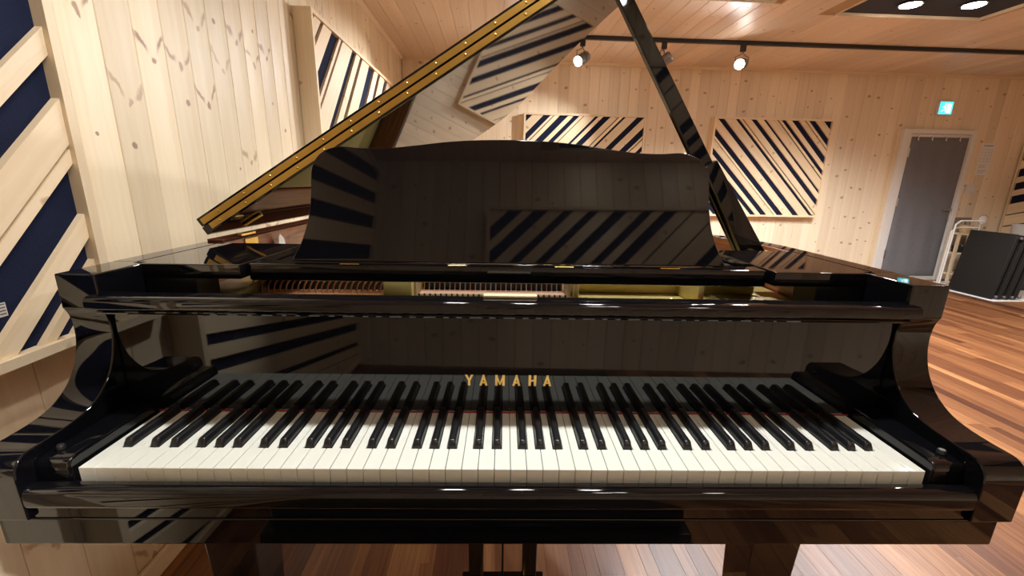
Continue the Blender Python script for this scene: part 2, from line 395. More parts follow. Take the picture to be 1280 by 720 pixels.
# trims
def trim(n, VF, U, label):
    V, F = VF
    uv = [(Vector(v).dot(Vector((0.3,0.3,1))) if U == 'y' else v[2], v[1] if U == 'y' else v[0]) for v in V]
    return tag(add(n, VF, PINE_W, uv=uv, tone=random.random()), label, 'trim', kind='structure')
trim('baseboard_left', bbox(RX0+0.0005, RX0+0.014, RF+0.02, RB-0.02, 0.0005, 0.062), 'y', 'pine skirting along the left wall under the piano')
trim('baseboard_back', bbox(RX0+0.02, 4.69, RB-0.014, RB-0.0005, 0.0005, 0.062), 'x', 'pine skirting along the far wall')
def cove(x0, y0, x1, y1, nx, ny):
    d = Vector((x1-x0, y1-y0, 0)); N = Vector((nx, ny, 0)); z = RH-0.0005; e = 0.0005
    prof = [(e,0),(0.026,0),(0.022,-0.010),(0.010,-0.022),(e,-0.028)]
    V = [tuple(Vector((x, y, z))+N*a+Vector((0,0,b))) for (x, y) in ((x0,y0),(x1,y1)) for a, b in prof]
    return V, [(i, (i+1)%5, (i+1)%5+5, i+5) for i in range(5)]+[(4,3,2,1,0),(5,6,7,8,9)]
trim('trim_1', cove(RX0, RF+0.03, RX0, RB-0.03, 1, 0), 'y', 'pine cove strip between left wall and ceiling')
trim('trim_2', cove(RX0+0.03, RB, RX1-0.03, RB, 0, -1), 'x', 'pine cove strip between far wall and ceiling')

# ------------------------------------------------------------------ diagonal slat panels
def clip(poly, W, H):
    for ax, lim, sg in ((0, 0, 1), (0, W, -1), (1, 0, 1), (1, H, -1)):
        out = []
        for i, p in enumerate(poly):
            q = poly[(i+1) % len(poly)]; a = (p[ax]-lim)*sg; b = (q[ax]-lim)*sg
            if a >= 0: out.append(p)
            if (a >= 0) != (b >= 0):
                t = a/(a-b); out.append((p[0]+(q[0]-p[0])*t, p[1]+(q[1]-p[1])*t))
        poly = out
        if not poly: return []
    return poly
def slat_panel(name_label, O, A, N, W, H, rise, dark, D=0.09, g=1.0, fw=0.020, group='slatted acoustic panels'):
    """O: lower start corner on the wall; A along the wall; N out of it; rise=+1 slats climb along A, -1 fall; dark: felt gaps in s (metres along the top edge)"""
    O, A, N, Bz = Vector(O), Vector(A), Vector(N), Vector((0,0,1))
    P = lambda a, b, n: tuple(O+A*a+Bz*b+N*n)
    flip = A.cross(Bz).dot(N) < 0
    def pr(poly, n0, n1):
        k = len(poly); V = [P(a, b, n0) for a, b in poly]+[P(a, b, n1) for a, b in poly]
        area = sum(poly[i][0]*poly[(i+1)%k][1]-poly[(i+1)%k][0]*poly[i][1] for i in range(k))
        F = [tuple(range(k-1,-1,-1)), tuple(range(k, 2*k))]+[(i, (i+1)%k, (i+1)%k+k, i+k) for i in range(k)]
        if (area < 0) != flip: F = [tuple(reversed(f)) for f in F]
        return V, F
    e = 0.0008
    c = O+A*(W/2)+N*(D/2)
    t = thing('acoustic_panel', name_label, 'wall panel', c, group)
    add('felt_backing', pr([(fw,fw),(W-fw,fw),(W-fw,H-fw),(fw,H-fw)], e, D-0.025), NAVY, t)
    for poly, vert in (([(0,0),(W,0),(W,fw),(0,fw)],0), ([(0,H-fw),(W,H-fw),(W,H),(0,H)],0), ([(0,fw),(fw,fw),(fw,H-fw),(0,H-fw)],1), ([(W-fw,fw),(W,fw),(W,H-fw),(W-fw,H-fw)],1)):
        V, F = pr(poly, e, D)
        nn = [e]*4+[D]*4
        uv = [((poly[i%4][0] if vert else poly[i%4][1])*0.5+nn[i]-D/2, poly[i%4][1] if vert else poly[i%4][0]) for i in range(8)]
        add('frame_board', (V, F), PINE_S, t, uv=uv, tone=random.random())
    w, h = W-2*fw-0.001, H-2*fw-0.001
    lo, hi = (0, w+h/g) if rise > 0 else (-h/g, w)
    dk = sorted([d for d in dark if d[1] > lo and d[0] < hi]); cur = lo; sl = []
    for d0, d1 in dk:
        if d0-cur > 0.006: sl.append((cur, d0))
        cur = max(cur, d1)
    if hi-cur > 0.006: sl.append((cur, hi))
    sn = g/math.hypot(1, g); cs = 1/math.hypot(1, g)
    for s0, s1 in sl:
        e1 = 1/g
        if rise > 0: poly = [(s0-h/g-e1, -1), (s1-h/g-e1, -1), (s1+e1, h+1), (s0+e1, h+1)]
        else: poly = [(s0+h/g+e1, -1), (s0-e1, h+1), (s1-e1, h+1), (s1+h/g+e1, -1)]
        poly = clip(poly, w, h)
        if len(poly) < 3: continue
        # drop double points
        pl = []
        for p in poly:
            if not pl or math.hypot(p[0]-pl[-1][0], p[1]-pl[-1][1]) > 1e-4: pl.append(p)
        if math.hypot(pl[0][0]-pl[-1][0], pl[0][1]-pl[-1][1]) < 1e-4: pl.pop()
        if len(pl) < 3: continue
        sm = (s0+s1)/2
        uv = []
        for rep in range(2):
            for a, b in pl:
                s = a+(h-b)/g if rise > 0 else a-(h-b)/g
                uv.append(((s-sm)*sn, (a+b*g)*cs if rise > 0 else (a-b*g)*cs))
        pl = [(a+fw+0.0005, b+fw+0.0005) for a, b in pl]
        th = D-0.008-random.random()*0.003
        add('slat', pr(pl, D-0.0245, th), PINE_S, t, uv=uv, tone=random.random())
    return t
def scale_iv(iv, p0, p1, W): return [((a-p0)/(p1-p0)*W, (b-p0)/(p1-p0)*W) for a, b in iv]
def rnd_iv(s0, s1, seed):
    r = random.Random(seed); out = []; s = s0
    while s < s1:
        s += r.choice((0.05, 0.07, 0.09, 0.11, 0.03)); g_ = r.choice((0.012, 0.035, 0.055, 0.07, 0.085)); out.append((s, s+g_)); s += g_
    return out
def rnd_iv2(s0, s1, seed):
    r = random.Random(seed); out = []; s = s0
    while s < s1:
        s += r.choice((0.07, 0.10, 0.13, 0.16)); g_ = r.choice((0.07, 0.09, 0.11, 0.10, 0.014)); out.append((s, s+g_)); s += g_
    return out
def scaled(iv, k): return [(a*k, b*k) for a, b in iv]
# far wall, left of the two
iv = scale_iv([(70,110),(180,225),(243,250),(283,335),(370,405),(428,434),(505,525),(555,602),(650,658),(680,698),(768,815)], 70, 815, 1.32)
iv += [(1.42,1.51),(1.535,1.55),(1.62,1.68)] + rnd_iv(1.70, 2.5, 3)
slat_panel('slatted panel on the far wall, partly behind the music desk', (0.315, RB, 0.775), (1,0,0), (0,-1,0), 1.362, 1.072, +1, iv, group='far wall slat panels')
iv = scale_iv([(118,155),(220,242),(258,265),(310,345),(382,400),(462,470),(487,515),(548,590),(625,632),(650,690),(738,785)], 108, 785, 1.34)
iv += [(-0.175,-0.095),(-0.215,-0.205),(-0.375,-0.30),(-0.50,-0.435),(-0.66,-0.60),(-0.78,-0.73),(-0.95,-0.87)]
slat_panel('slatted panel on the far wall between the lid prop and the door', (2.45, RB, 0.762), (1,0,0), (0,-1,0), 1.385, 1.095, -1, iv, group='far wall slat panels')
# left wall, far one (axis runs along +y, seen from the room the slats climb away from the camera)
iv = [(a-1.875, b-1.875) for a, b in [(1.857,1.923),(2.005,2.041),(2.161,2.285),(2.317,2.341),(2.521,2.605),(2.689,2.742),(2.907,3.052),(3.159,3.218),(3.361,3.461)]]
iv += rnd_iv(1.66, 3.2, 5)
slat_panel('slatted panel on the left wall with bright blue felt, above the open lid', (RX0, 1.855, 0.77), (0,1,0), (1,0,0), 1.71, 1.165, +1, iv, group='left wall slat panels')
# left wall, near one: measured on its right edge (y=0.478): felt gaps in height
Ht, zb, Wn = 1.165, 0.782, 0.785
ztop = zb+Ht-0.02
def s_right(z): return (Wn-0.04)+(ztop-z)
iv = [(s_right(b), s_right(a)) for a, b in [(1.419,1.56),(1.287,1.368),(1.187,1.197),(1.052,1.158),(0.952,1.001),(0.885,0.925)]] + [(s_right(1.72), s_right(1.64))] + rnd_iv(0.02, s_right(1.75), 11)
slat_panel('slatted panel on the left wall with navy felt, cut off by the photo edge', (RX0, 0.478-Wn, zb), (0,1,0), (1,0,0), Wn, Ht, +1, iv, group='left wall slat panels')
slat_panel('slatted upper panel on the left wall behind the player, mirrored in the music desk', (RX0, -1.64, 0.86), (0,1,0), (1,0,0), 1.30, 1.40, -1, scaled(rnd_iv2(-1.6, 0.6, 27), 2.6), g=0.34, group='left wall slat panels')
slat_panel('slatted low panel on the left wall behind the player, mirrored above the keys', (RX0, -1.60, 0.075), (0,1,0), (1,0,0), 1.265, 0.70, +1, scaled(rnd_iv2(0.0, 2.6, 23), 1.9), g=0.23, group='left wall slat panels')
slat_panel('slatted panel on the wall behind the player, mirrored in the music desk', (-0.172, RF, 0.865), (1,0,0), (0,1,0), 1.75, 1.12, +1, rnd_iv2(0.05, 2.9, 31), group='slat panels behind the player')
slat_panel('slatted panel on the right wall above the stored tables', (RX1, 3.12, 0.50), (0,1,0), (-1,0,0), 1.41, 1.16, -1, scaled(rnd_iv2(-1.2, 1.0, 41), 3.2), g=0.3, group='right wall slat panels')

# small product tag on the near felt
tg = thing('felt_tag', 'small pale tag stuck on the navy felt of the near panel', 'tag', (RX0+0.066, 0.268, 0.876))
add('tag_sheet', box(RX0+0.0652, RX0+0.0660, 0.261, 0.276, 0.876, 0.902), CLEARP, tg)
add('tag_print', join(*[box(RX0+0.0661, RX0+0.0664, 0.263, 0.274, 0.880+i*0.006, 0.882+i*0.006) for i in range(4)]), INK, tg)

# ------------------------------------------------------------------ ceiling light boxes with downlights
def add_light(name, kind, loc, aim, parent, watts, col=LAMP_COL, size=0.06, spot=1.6, blend=0.6):
    ld = bpy.data.lights.new(name, kind); ld.energy = watts; ld.color = col
    if kind == 'SPOT': ld.spot_size = spot; ld.spot_blend = blend; ld.shadow_soft_size = size
    else: ld.shadow_soft_size = size
    o = bpy.data.objects.new(name, ld); COL.objects.link(o); o.parent = parent
    o.location = Vector(loc)-BASE[root_of(parent).name]
    d = Vector(aim)-Vector(loc); o.rotation_euler = d.to_track_quat('-Z', 'Y').to_euler()
    return o
def light_box(b, lamps, label, watts, cone=2.5):
    x0, x1, y0, y1 = b; z0, z1 = RH-0.0005, RH+0.021; k = 0.004; g_ = 0.0015
    x0 += g_; x1 -= g_; y0 += g_; y1 -= g_
    t = thing('ceiling_light_box', label, 'ceiling light', ((x0+x1)/2, (y0+y1)/2, z0), 'sunken ceiling light boxes')
    add('box_lining', box(x0+k, x1-k, y0+k, y1-k, z1, z1+0.012), NAVYBOX, t)
    for q in (box(x0, x1, y0, y0+k, z0, z1), box(x0, x1, y1-k, y1, z0, z1), box(x0, x0+k, y0+k, y1-k, z0, z1), box(x1-k, x1, y0+k, y1-k, z0, z1)):
        V, F = q; add('box_side', q, PINE_S, t, uv=[(v[2]-RH, v[0]+v[1]) for v in V], tone=random.random())
    for (lx, ly) in lamps:
        h = add('downlight', lathe([(0.064, 0), (0.074, 0), (0.078, 0.004), (0.076, 0.012), (0.0, 0.012)], 24, (lx, ly, z1-0.0121)), BLACKM, t, smooth=40)
        add('lamp_face', lathe([(0.0, 0.0), (0.050, 0), (0.062, 0.004), (0.063, 0.006)], 24, (lx, ly, z1-0.0185)), LAMPW, h, smooth=40)
        add_light('downlight_lamp', 'SPOT', (lx, ly, z1-0.026), (lx, ly, 0), t, watts, spot=cone, blend=0.5, size=0.045)
    return t
light_box(BOXES[0], [(1.36, 1.9), (1.72, 1.9), (1.36, 2.45), (1.72, 2.45)], 'sunken ceiling light box nearer the piano, only its far edge in view', LAMP_BOX*1.5)
light_box(BOXES[1], [(2.93, 2.78), (3.36, 2.74), (2.93, 2.1), (3.36, 2.1)], 'sunken ceiling light box with two glaring lamps at the upper right', LAMP_BOX*1.8)
light_box(BOXES[2], [(-0.24, 0.24), (0.10, 0.25), (0.44, 0.25)], 'sunken ceiling light box right above the keyboard, out of view', LAMP_BOX*0.5)
light_box(BOXES[3], [(0.55, -1.33), (1.2, -1.33)], 'sunken ceiling light box added behind the player to light the rear wall, out of view', LAMP_BOX*0.3, 1.25)  # added box, unseen: brightens the rear wall that the lacquer mirrors
light_box(BOXES[4], [(2.85, -0.35), (3.36, -0.35)], 'sunken ceiling light box added over the open floor right of the player, out of view', LAMP_BOX*0.8, 1.45)  # unseen box added for extra light from the right
light_box(BOXES[5], [(4.6, 0.95), (5.1, 0.95)], 'sunken ceiling light box added near the right wall for more light, out of view', LAMP_BOX*1.3)  # added out of view to brighten the right end and far wall

# ------------------------------------------------------------------ track with spotlights
TY = 3.645
tr = thing('light_track', 'thin black ceiling track carrying the spotlights', 'light track', (2.6, TY, RH-0.032))
add('rail', bbox(0.1, 5.9, TY-0.017, TY+0.017, RH-0.032, RH-0.0005, 0.002, 1), BLACKM, tr, smooth=30)
add('end_cap', bbox(5.9, 5.93, TY-0.018, TY+0.018, RH-0.033, RH-0.0005, 0.003, 1), BLACKM, tr, smooth=30)
add('end_cap', bbox(0.07, 0.1, TY-0.018, TY+0.018, RH-0.033, RH-0.0005, 0.003, 1), BLACKM, tr, smooth=30)
T2Y = -1.0
t2 = thing('light_track', 'black ceiling track added behind the player, out of view', 'light track', (0.9, T2Y, RH-0.032))  # second track, added only to carry the unseen wall spot
add('rail', bbox(0.1, 1.9, T2Y-0.017, T2Y+0.017, RH-0.032, RH-0.0005, 0.002, 1), BLACKM, t2, smooth=30)
for xx in (0.07, 1.9): add('end_cap', bbox(xx, xx+0.03, T2Y-0.018, T2Y+0.018, RH-0.033, RH-0.0005, 0.003, 1), BLACKM, t2, smooth=30)
def spot(x, aim, label, watts, TY=TY, cone=1.15, col=LAMP_COL):
    top = RH-0.0325
    t = thing('track_spotlight', label, 'spotlight', (x, TY, top-0.22), 'spotlights on the ceiling track')
    add('adapter', bbox(x-0.022, x+0.022, TY-0.016, TY+0.016, top-0.055, top, 0.003, 1), BLACKM, t, smooth=30)
    c = Vector((x, TY, top-0.155)); d = (Vector(aim)-c).normalized(); sd = Vector((1,0,0)); sd = (sd-d*sd.dot(d)).normalized()
    r, L = 0.047, 0.150
    yp = [c+sd*(r+0.008), c+sd*(r+0.008)+Vector((0,0,0.055)), c+sd*0.012+Vector((0,0,0.078)), Vector((x, TY, top-0.055))]
    ym = [c-sd*(r+0.008), c-sd*(r+0.008)+Vector((0,0,0.055)), c-sd*0.012+Vector((0,0,0.078)), Vector((x, TY, top-0.055))]
    add('yoke', join(tube(yp, 0.0045, 8), tube(ym, 0.0045, 8)), GREYM, t, smooth=50)
    b0 = c-d*(L*0.55)
    hd = add('lamp_head', lathe([(0.0,0), (r*0.7,0), (r*0.97,0.012), (r, 0.02), (r, L), (r*0.9, L+0.002), (r*0.86, L-0.012), (0, L-0.012)], 28, b0, d), GREYM, t, smooth=40)
    add('lamp_face', lathe([(0,0), (r*0.83,0), (r*0.8, 0.008), (r*0.4, 0.012), (0.0, 0.013)], 28, b0+d*(L-0.011), d), LAMPW, hd, smooth=50)
    add_light('spot_lamp', 'SPOT', b0+d*(L+0.004), b0+d*(L+1), t, watts, spot=cone, blend=0.8, size=0.035, col=col)
spot(0.765, (-1.0, 1.9, 0.9), 'track spotlight beside the lid edge, head tipped to the left', LAMP_SPOT)
spot(1.50, (0.1, 4.5, 1.2), 'track spotlight half hidden behind the lid prop', LAMP_SPOT*0.8)
spot(2.225, (-0.7, 0.2, 1.1), 'track spotlight glaring straight at the camera', LAMP_SPOT)
spot(0.22, (-1.0, 2.9, 1.4), 'track spotlight hidden behind the raised lid', LAMP_SPOT)

spot(0.6, (-1.0, -0.22, 0.52), 'unseen track spotlight added behind the player to brighten the left wall', LAMP_SPOT*2.2, TY=T2Y, cone=0.42)  # added spot: lights the low left wall mirrored in the fallboard

# ------------------------------------------------------------------ door, sign, notice, switch
yb = RB
d1 = thing('door_1', 'white-framed studio door hung with a grey quilted pad', 'door', (5.16, yb-0.02, 0), kind='structure')
add('door_frame', join(bbox(4.715, 4.815, yb-0.06, yb-0.001, 0, 1.785), bbox(5.55, 5.61, yb-0.06, yb-0.001, 0, 1.785), bbox(4.816, 5.549, yb-0.06, yb-0.001, 1.735, 1.785), bbox(4.816, 5.549, yb-0.05, yb-0.001, 0, 0.03)), WHITEP, d1)
add('architrave', bbox(4.672, 4.714, yb-0.03, yb-0.001, 0, 1.785), PINE_S, d1, uv=None)
lf = add('door_leaf', bbox(4.818, 5.547, yb-0.04, yb-0.004, 0.032, 1.733, 0.003, 1), WHITEP, d1)
# quilted pad with a slightly wavy face
def pad():
    nx, nz = 24, 40; x0, x1, z0, z1 = 4.835, 5.535, 0.05, 1.70; V = []; F = []
    for j in range(nz+1):
        for i in range(nx+1):
            x = x0+(x1-x0)*i/nx; z = z0+(z1-z0)*j/nz
            edge = min(i, nx-i, j, nz-j); dep = 0.012 if edge else 0.002
            V.append((x, yb-0.0415-dep-0.004*math.sin(x*31+z*2)*math.sin(z*3.1)*(1 if edge else 0), z))
    for j in range(nz):
        for i in range(nx):
            a = j*(nx+1)+i; F.append((a, a+1, a+nx+2, a+nx+1))
    bk = len(V); V += [(x0, yb-0.0405, z0), (x1, yb-0.0405, z0), (x1, yb-0.0405, z1), (x0, yb-0.0405, z1)]; F.append((bk+3, bk+2, bk+1, bk))
    return V, F
add('grey_pad', pad(), GREYF, d1, smooth=60)
for x in (4.90, 5.07, 5.24, 5.41):
    add('hook', join(cyl((x, yb-0.0415, 1.71), (x, yb-0.066, 1.705), 0.006, 8), tube([(x, yb-0.064, 1.705), (x-0.006, yb-0.07, 1.69), (x-0.012, yb-0.068, 1.672), (x+0.004, yb-0.066, 1.66)], 0.005, 8)), WHITEP, d1, smooth=50)
hn = add('handle', join(cyl((5.50, yb-0.04, 0.875), (5.50, yb-0.085, 0.875), 0.011, 12), tube([(5.505, yb-0.083, 0.875), (5.47, yb-0.085, 0.877), (5.40, yb-0.083, 0.876)], 0.009, 10)), STEEL, d1, smooth=50)
add('lock', cyl((5.51, yb-0.04, 0.77), (5.51, yb-0.062, 0.77), 0.012, 12), STEEL, d1, smooth=50)
for z in (0.33, 0.95, 1.52): add('hinge', bbox(4.806, 4.83, yb-0.066, yb-0.060, z-0.05, z+0.05, 0.002, 1), STEEL, d1)
ex = thing('exit_sign', 'small glowing turquoise exit sign above the door', 'sign', (5.16, yb-0.02, 1.945))
add('case', bbox(5.075, 5.245, yb-0.040, yb-0.001, 1.945, 2.092, 0.004, 2), WHITEP, ex, smooth=35)
fc = add('lit_face', box(5.082, 5.238, yb-0.0420, yb-0.0402, 1.952, 2.085), EXITM, ex)
def ep(pl): return prism([(5.16+a, 2.018+b) for a, b in pl], yb-0.0432, yb-0.0421, 'y')
add('pictogram', join(ep([(0.012,-0.052),(0.06,-0.052),(0.06,0.05),(0.012,0.05)]), ep([(-0.012,0.03),(0.0,0.042),(-0.006,0.052),(-0.02,0.048),(-0.022,0.035)]),
    ep([(-0.02,0.028),(-0.004,0.026),(0.004,-0.006),(-0.016,-0.01)]), ep([(-0.016,-0.01),(0.0,-0.012),(0.008,-0.045),(-0.002,-0.045)]), ep([(-0.012,-0.008),(-0.02,-0.012),(-0.052,-0.034),(-0.046,-0.042)]), ep([(-0.02,0.024),(-0.044,0.006),(-0.04,0.0),(-0.018,0.014)])), EXITW, ex)
nt = thing('paper_notice', 'white printed notice sheet on the wall beside the door', 'notice', (5.85, yb-0.002, 1.285))
add('sheet', box(5.765, 5.93, yb-0.0022, yb-0.0006, 1.285, 1.65), PAPER, nt)
ln = [box(5.79, 5.905, yb-0.0028, yb-0.0023, 1.615, 1.63)] + [box(5.785, 5.785+random.uniform(0.07, 0.125), yb-0.0028, yb-0.0023, z, z+0.004) for z in (1.40, 1.385, 1.37, 1.34, 1.325, 1.31)]
ln += [box(5.785, 5.91, yb-0.0028, yb-0.0023, z, z+0.002) for z in (1.44, 1.475, 1.51, 1.545, 1.58)] + [box(x, x+0.002, yb-0.0028, yb-0.0023, 1.44, 1.58) for x in (5.785, 5.83, 5.87, 5.908)]
add('print', join(*ln), PRINT, nt)
sw = thing('light_switch', 'white double light switch plate below the notice', 'light switch', (5.755, yb-0.005, 1.072))
add('plate', bbox(5.692, 5.818, yb-0.011, yb-0.0006, 1.072, 1.178, 0.003, 2), WHITEP, sw, smooth=35)
for x in (5.705, 5.760): add('rocker', bbox(x, x+0.045, yb-0.015, yb-0.011, 1.092, 1.158, 0.002, 1), WHITEP, sw, smooth=35)

# ------------------------------------------------------------------ stored things at the right
mt = tag(add('floor_sheet', bbox(5.155, 6.2, 3.50, 4.34, 0.0005, 0.007, 0.002, 1), PAPER), 'white sheet on the floor under the stored tables', 'floor sheet')
def folded_table(x, y0, y1, h, label):
    t = thing('folding_table', label, 'table', (x+0.02, (y0+y1)/2, 0.0075), 'folded tables stored on edge')
    z = 0.0078; ca, sa = math.cos(math.radians(7.5)), math.sin(math.radians(7.5))
    def ln(VF): return [(x+(p[0]-x)*ca+(p[2]-z)*sa, p[1], z+0.0063+(p[2]-z)*ca-(p[0]-x)*sa) for p in VF[0]], VF[1]
    add('tabletop', ln(bbox(x, x+0.022, y0, y1, z, h, 0.012, 3)), TABLE, t, smooth=35)
    add('edge_rail', ln(join(bbox(x+0.0225, x+0.045, y0+0.012, y0+0.03, z+0.04, h-0.04), bbox(x+0.0225, x+0.045, y1-0.03, y1-0.012, z+0.04, h-0.04))), BLACKM, t)
    for zz in (z+0.012, h-0.055): add('folded_leg', ln(tube([(x+0.034, y0-0.004, zz+0.02), (x+0.034, y1-0.02, zz+0.02)], 0.010, 8)), GREYM, t, smooth=50)
    for zz in (z+0.032, h-0.035): add('leg_cap', ln(lathe([(0,0),(0.014,0),(0.015,0.012),(0.011,0.016),(0,0.016)], 12, (x+0.034, y0-0.004, zz), (0,-1,0))), GREYM, t, smooth=40)
folded_table(5.185, 3.55, 4.0, 0.69, 'folded dark table standing on edge, broad top facing the piano')
folded_table(5.262, 3.54, 3.99, 0.675, 'folded dark table on edge, second in the row')
folded_table(5.339, 3.53, 3.98, 0.665, 'folded dark table on edge, third in the row')
folded_table(5.416, 3.53, 3.98, 0.665, 'folded dark table on edge, last in the row at the photo edge')
ht = thing('tube_trolley', 'white bent-tube trolley between door and folded tables', 'trolley', (5.35, 4.12, 0.0))
for dy in (0.0, 0.05):
    z1 = 0.775-dy*1.6; p = [(5.19+dy*0.6, 4.10+dy, 0.045), (5.20+dy*0.6, 4.10+dy, z1-0.10), (5.21+dy*0.6, 4.10+dy, z1-0.04), (5.245+dy*0.6, 4.10+dy, z1-0.008), (5.29+dy*0.6, 4.10+dy, z1), (5.53, 4.10+dy, z1)]
    add('tube', tube(crom(p, 5), 0.009, 10), WHITEP, ht, smooth=60)
add('foot_bar', tube([(5.19, 4.09, 0.045), (5.195, 4.16, 0.045), (5.23, 4.20, 0.045), (5.5, 4.20, 0.045)], 0.009, 10), WHITEP, ht, smooth=60)
for yy in (4.10, 4.17): add('caster', lathe([(0.0,-0.008),(0.018,-0.009),(0.0215,-0.005),(0.0215,0.005),(0.018,0.009),(0.0,0.008)], 16, (5.205, yy, 0.0222), (0,1,0)), BLACKM, ht, smooth=50)
sh = thing('wooden_rack', 'small open pine rack behind the folded tables', 'rack', (5.62, 4.30, 0.0))
for x in (5.432, 5.79):
    for yy in (4.235, 4.335):
        V, F = bbox(x, x+0.026, yy, yy+0.026, 0.0075, 0.62, 0.002, 1); add('post', (V, F), PINE_S, sh, uv=[(v[0], v[2]) for v in V], tone=random.random())
for z in (0.12, 0.37, 0.60):
    V, F = bbox(5.459, 5.789, 4.236, 4.36, z, z+0.02, 0.002, 1); add('shelf', (V, F), PINE_S, sh, uv=[(v[1]-4.3, v[0]) for v in V], tone=random.random())
cb = thing('cable_coil', 'coil of dark cable on the middle shelf of the pine rack', 'cable', (5.53, 4.298, 0.392))
add('coil', join(*[tube([(5.53+0.050*math.cos(a*PI/8), 4.298+0.050*math.sin(a*PI/8), 0.398+0.012*k+0.002*math.sin(a)) for a in range(17)], 0.006, 8) for k in range(6)]), BLACKM, cb, smooth=60)
add('coil_tie', tube([(5.578, 4.298, 0.394), (5.594, 4.298, 0.43), (5.578, 4.298, 0.470), (5.562, 4.298, 0.43)], 0.004, 6), STEEL, cb, smooth=60)
bk = thing('straw_basket', 'little straw basket on top of the pine rack', 'basket', (5.555, 4.298, 0.622))
add('bowl', lathe([(0.0,0.0),(0.04,0.0),(0.062,0.05),(0.066,0.085),(0.060,0.085),(0.052,0.045),(0.0,0.012)], 20, (5.555, 4.298, 0.6225)), STRAW, bk, smooth=40)
for k in range(9):
    a = k*0.7; add('straw_stem', tube([(5.555+0.02*math.cos(a), 4.298+0.02*math.sin(a), 0.64), (5.555+0.05*math.cos(a), 4.298+0.05*math.sin(a), 0.70), (5.555+0.075*math.cos(a), 4.298+0.06*math.sin(a), 0.75)], 0.003, 6), STRAW, bk, smooth=60)
fn = thing('hand_fan', 'round pale paddle fan leaning on the pine rack', 'fan', (5.73, 4.298, 0.622))
c = Vector((5.745, 4.30, 0.775))
add('fan_blade', lathe([(0.0,0),(0.055,0),(0.058,0.002),(0.055,0.004),(0.0,0.004)], 28, c, (0.1,-1,0.12)), PAPER, fn, smooth=40)
add('fan_rim', tube([tuple(c+Vector((0.057*math.cos(a*PI/14), -0.002, 0.057*math.sin(a*PI/14)))) for a in range(29)], 0.004, 6), STRAW, fn, smooth=60)
add('fan_handle', bbox(5.722, 5.736, 4.294, 4.302, 0.6225, 0.735, 0.003, 1), PAPER, fn, smooth=35)
tb = thing('plastic_tub', 'cloudy plastic tub at the right end of the pine rack top', 'tub', (5.83, 4.32, 0.0))
# the tub stands on a taller crate behind the tables
cr = thing('storage_crate', 'black storage crate behind the folded tables', 'crate', (5.98, 4.1, 0.0075))
add('crate_body', join(bbox(5.85, 6.15, 3.95, 3.965, 0.0085, 0.60), bbox(5.85, 6.15, 4.235, 4.25, 0.0085, 0.60), bbox(5.85, 5.865, 3.966, 4.234, 0.0085, 0.60), bbox(6.135, 6.15, 3.966, 4.234, 0.0085, 0.60)), BLACKM, cr)
add('crate_lid', bbox(5.84, 6.16, 3.94, 4.26, 0.601, 0.62, 0.004, 1), BLACKM, cr)
BASE[tb.name] = Vector((5.98, 4.08, 0.6205)); tb.location = RROT @ BASE[tb.name]; tb['label'] = 'cloudy plastic tub on the black crate behind the tables'
add('tub_body', lathe([(0.0,0.0),(0.075,0.0),(0.085,0.08),(0.09,0.12),(0.085,0.12),(0.078,0.06),(0.0,0.006)], 24, (5.98, 4.08, 0.6208)), CLEARP, tb, smooth=40)
add('tub_rim', tube([(5.98+0.089*math.cos(a*PI/12), 4.08+0.089*math.sin(a*PI/12), 0.742) for a in range(25)], 0.004, 6), CLEARP, tb, smooth=60)
lb = thing('taupe_panel', 'plain taupe panel low on the wall right of the door', 'panel', (5.70, RB-0.015, 0.41))
add('panel_face', bbox(5.552, 5.853, RB-0.026, RB-0.0006, 0.417, 0.773, 0.002, 1), TAUPE, lb)
add('panel_edge', join(bbox(5.545, 5.86, RB-0.03, RB-0.0006, 0.41, 0.4165), bbox(5.545, 5.86, RB-0.03, RB-0.0006, 0.7735, 0.78), bbox(5.545, 5.5515, RB-0.03, RB-0.0006, 0.417, 0.773), bbox(5.8535, 5.86, RB-0.03, RB-0.0006, 0.417, 0.773)), TAUPE, lb)

# ------------------------------------------------------------------ the grand piano (its own axes: x along the keys, y towards the tail)
KZ = 0.735
gp = thing('grand_piano', 'black polished grand piano with open lid and gold maker name', 'piano', (0, 0.75, 0), room=False)
def pa(name, VF, mat, parent=None, smooth=None, **k): return add(name, VF, mat, parent or gp, smooth=smooth, **k)
XI, XO = 0.664, 0.727
ARM = [(-0.030, 0.672), (-0.031, 0.735)]
ARM += [(-0.005-0.026*math.cos(a*PI/12), 0.741+0.027*math.sin(a*PI/12)) for a in range(1, 7)]
ARM += crom([(0.02, 0.7685), (0.060, 0.7725), (0.090, 0.782), (0.118, 0.803), (0.138, 0.833), (0.1485, 0.868), (0.150, 0.895), (0.1475, 0.912), (0.1425, 0.924)], 4)
ARM += [(0.1405, 0.9255), (0.1405, 0.983), (0.250, 0.983), (0.250, 0.672)]
for s in (-1, 1):
    a, b = sorted((s*XI, s*XO)); pa('arm', bev(prism(ARM, a, b, 'x'), 0.0035, 3, 40), LACQ, smooth=30)
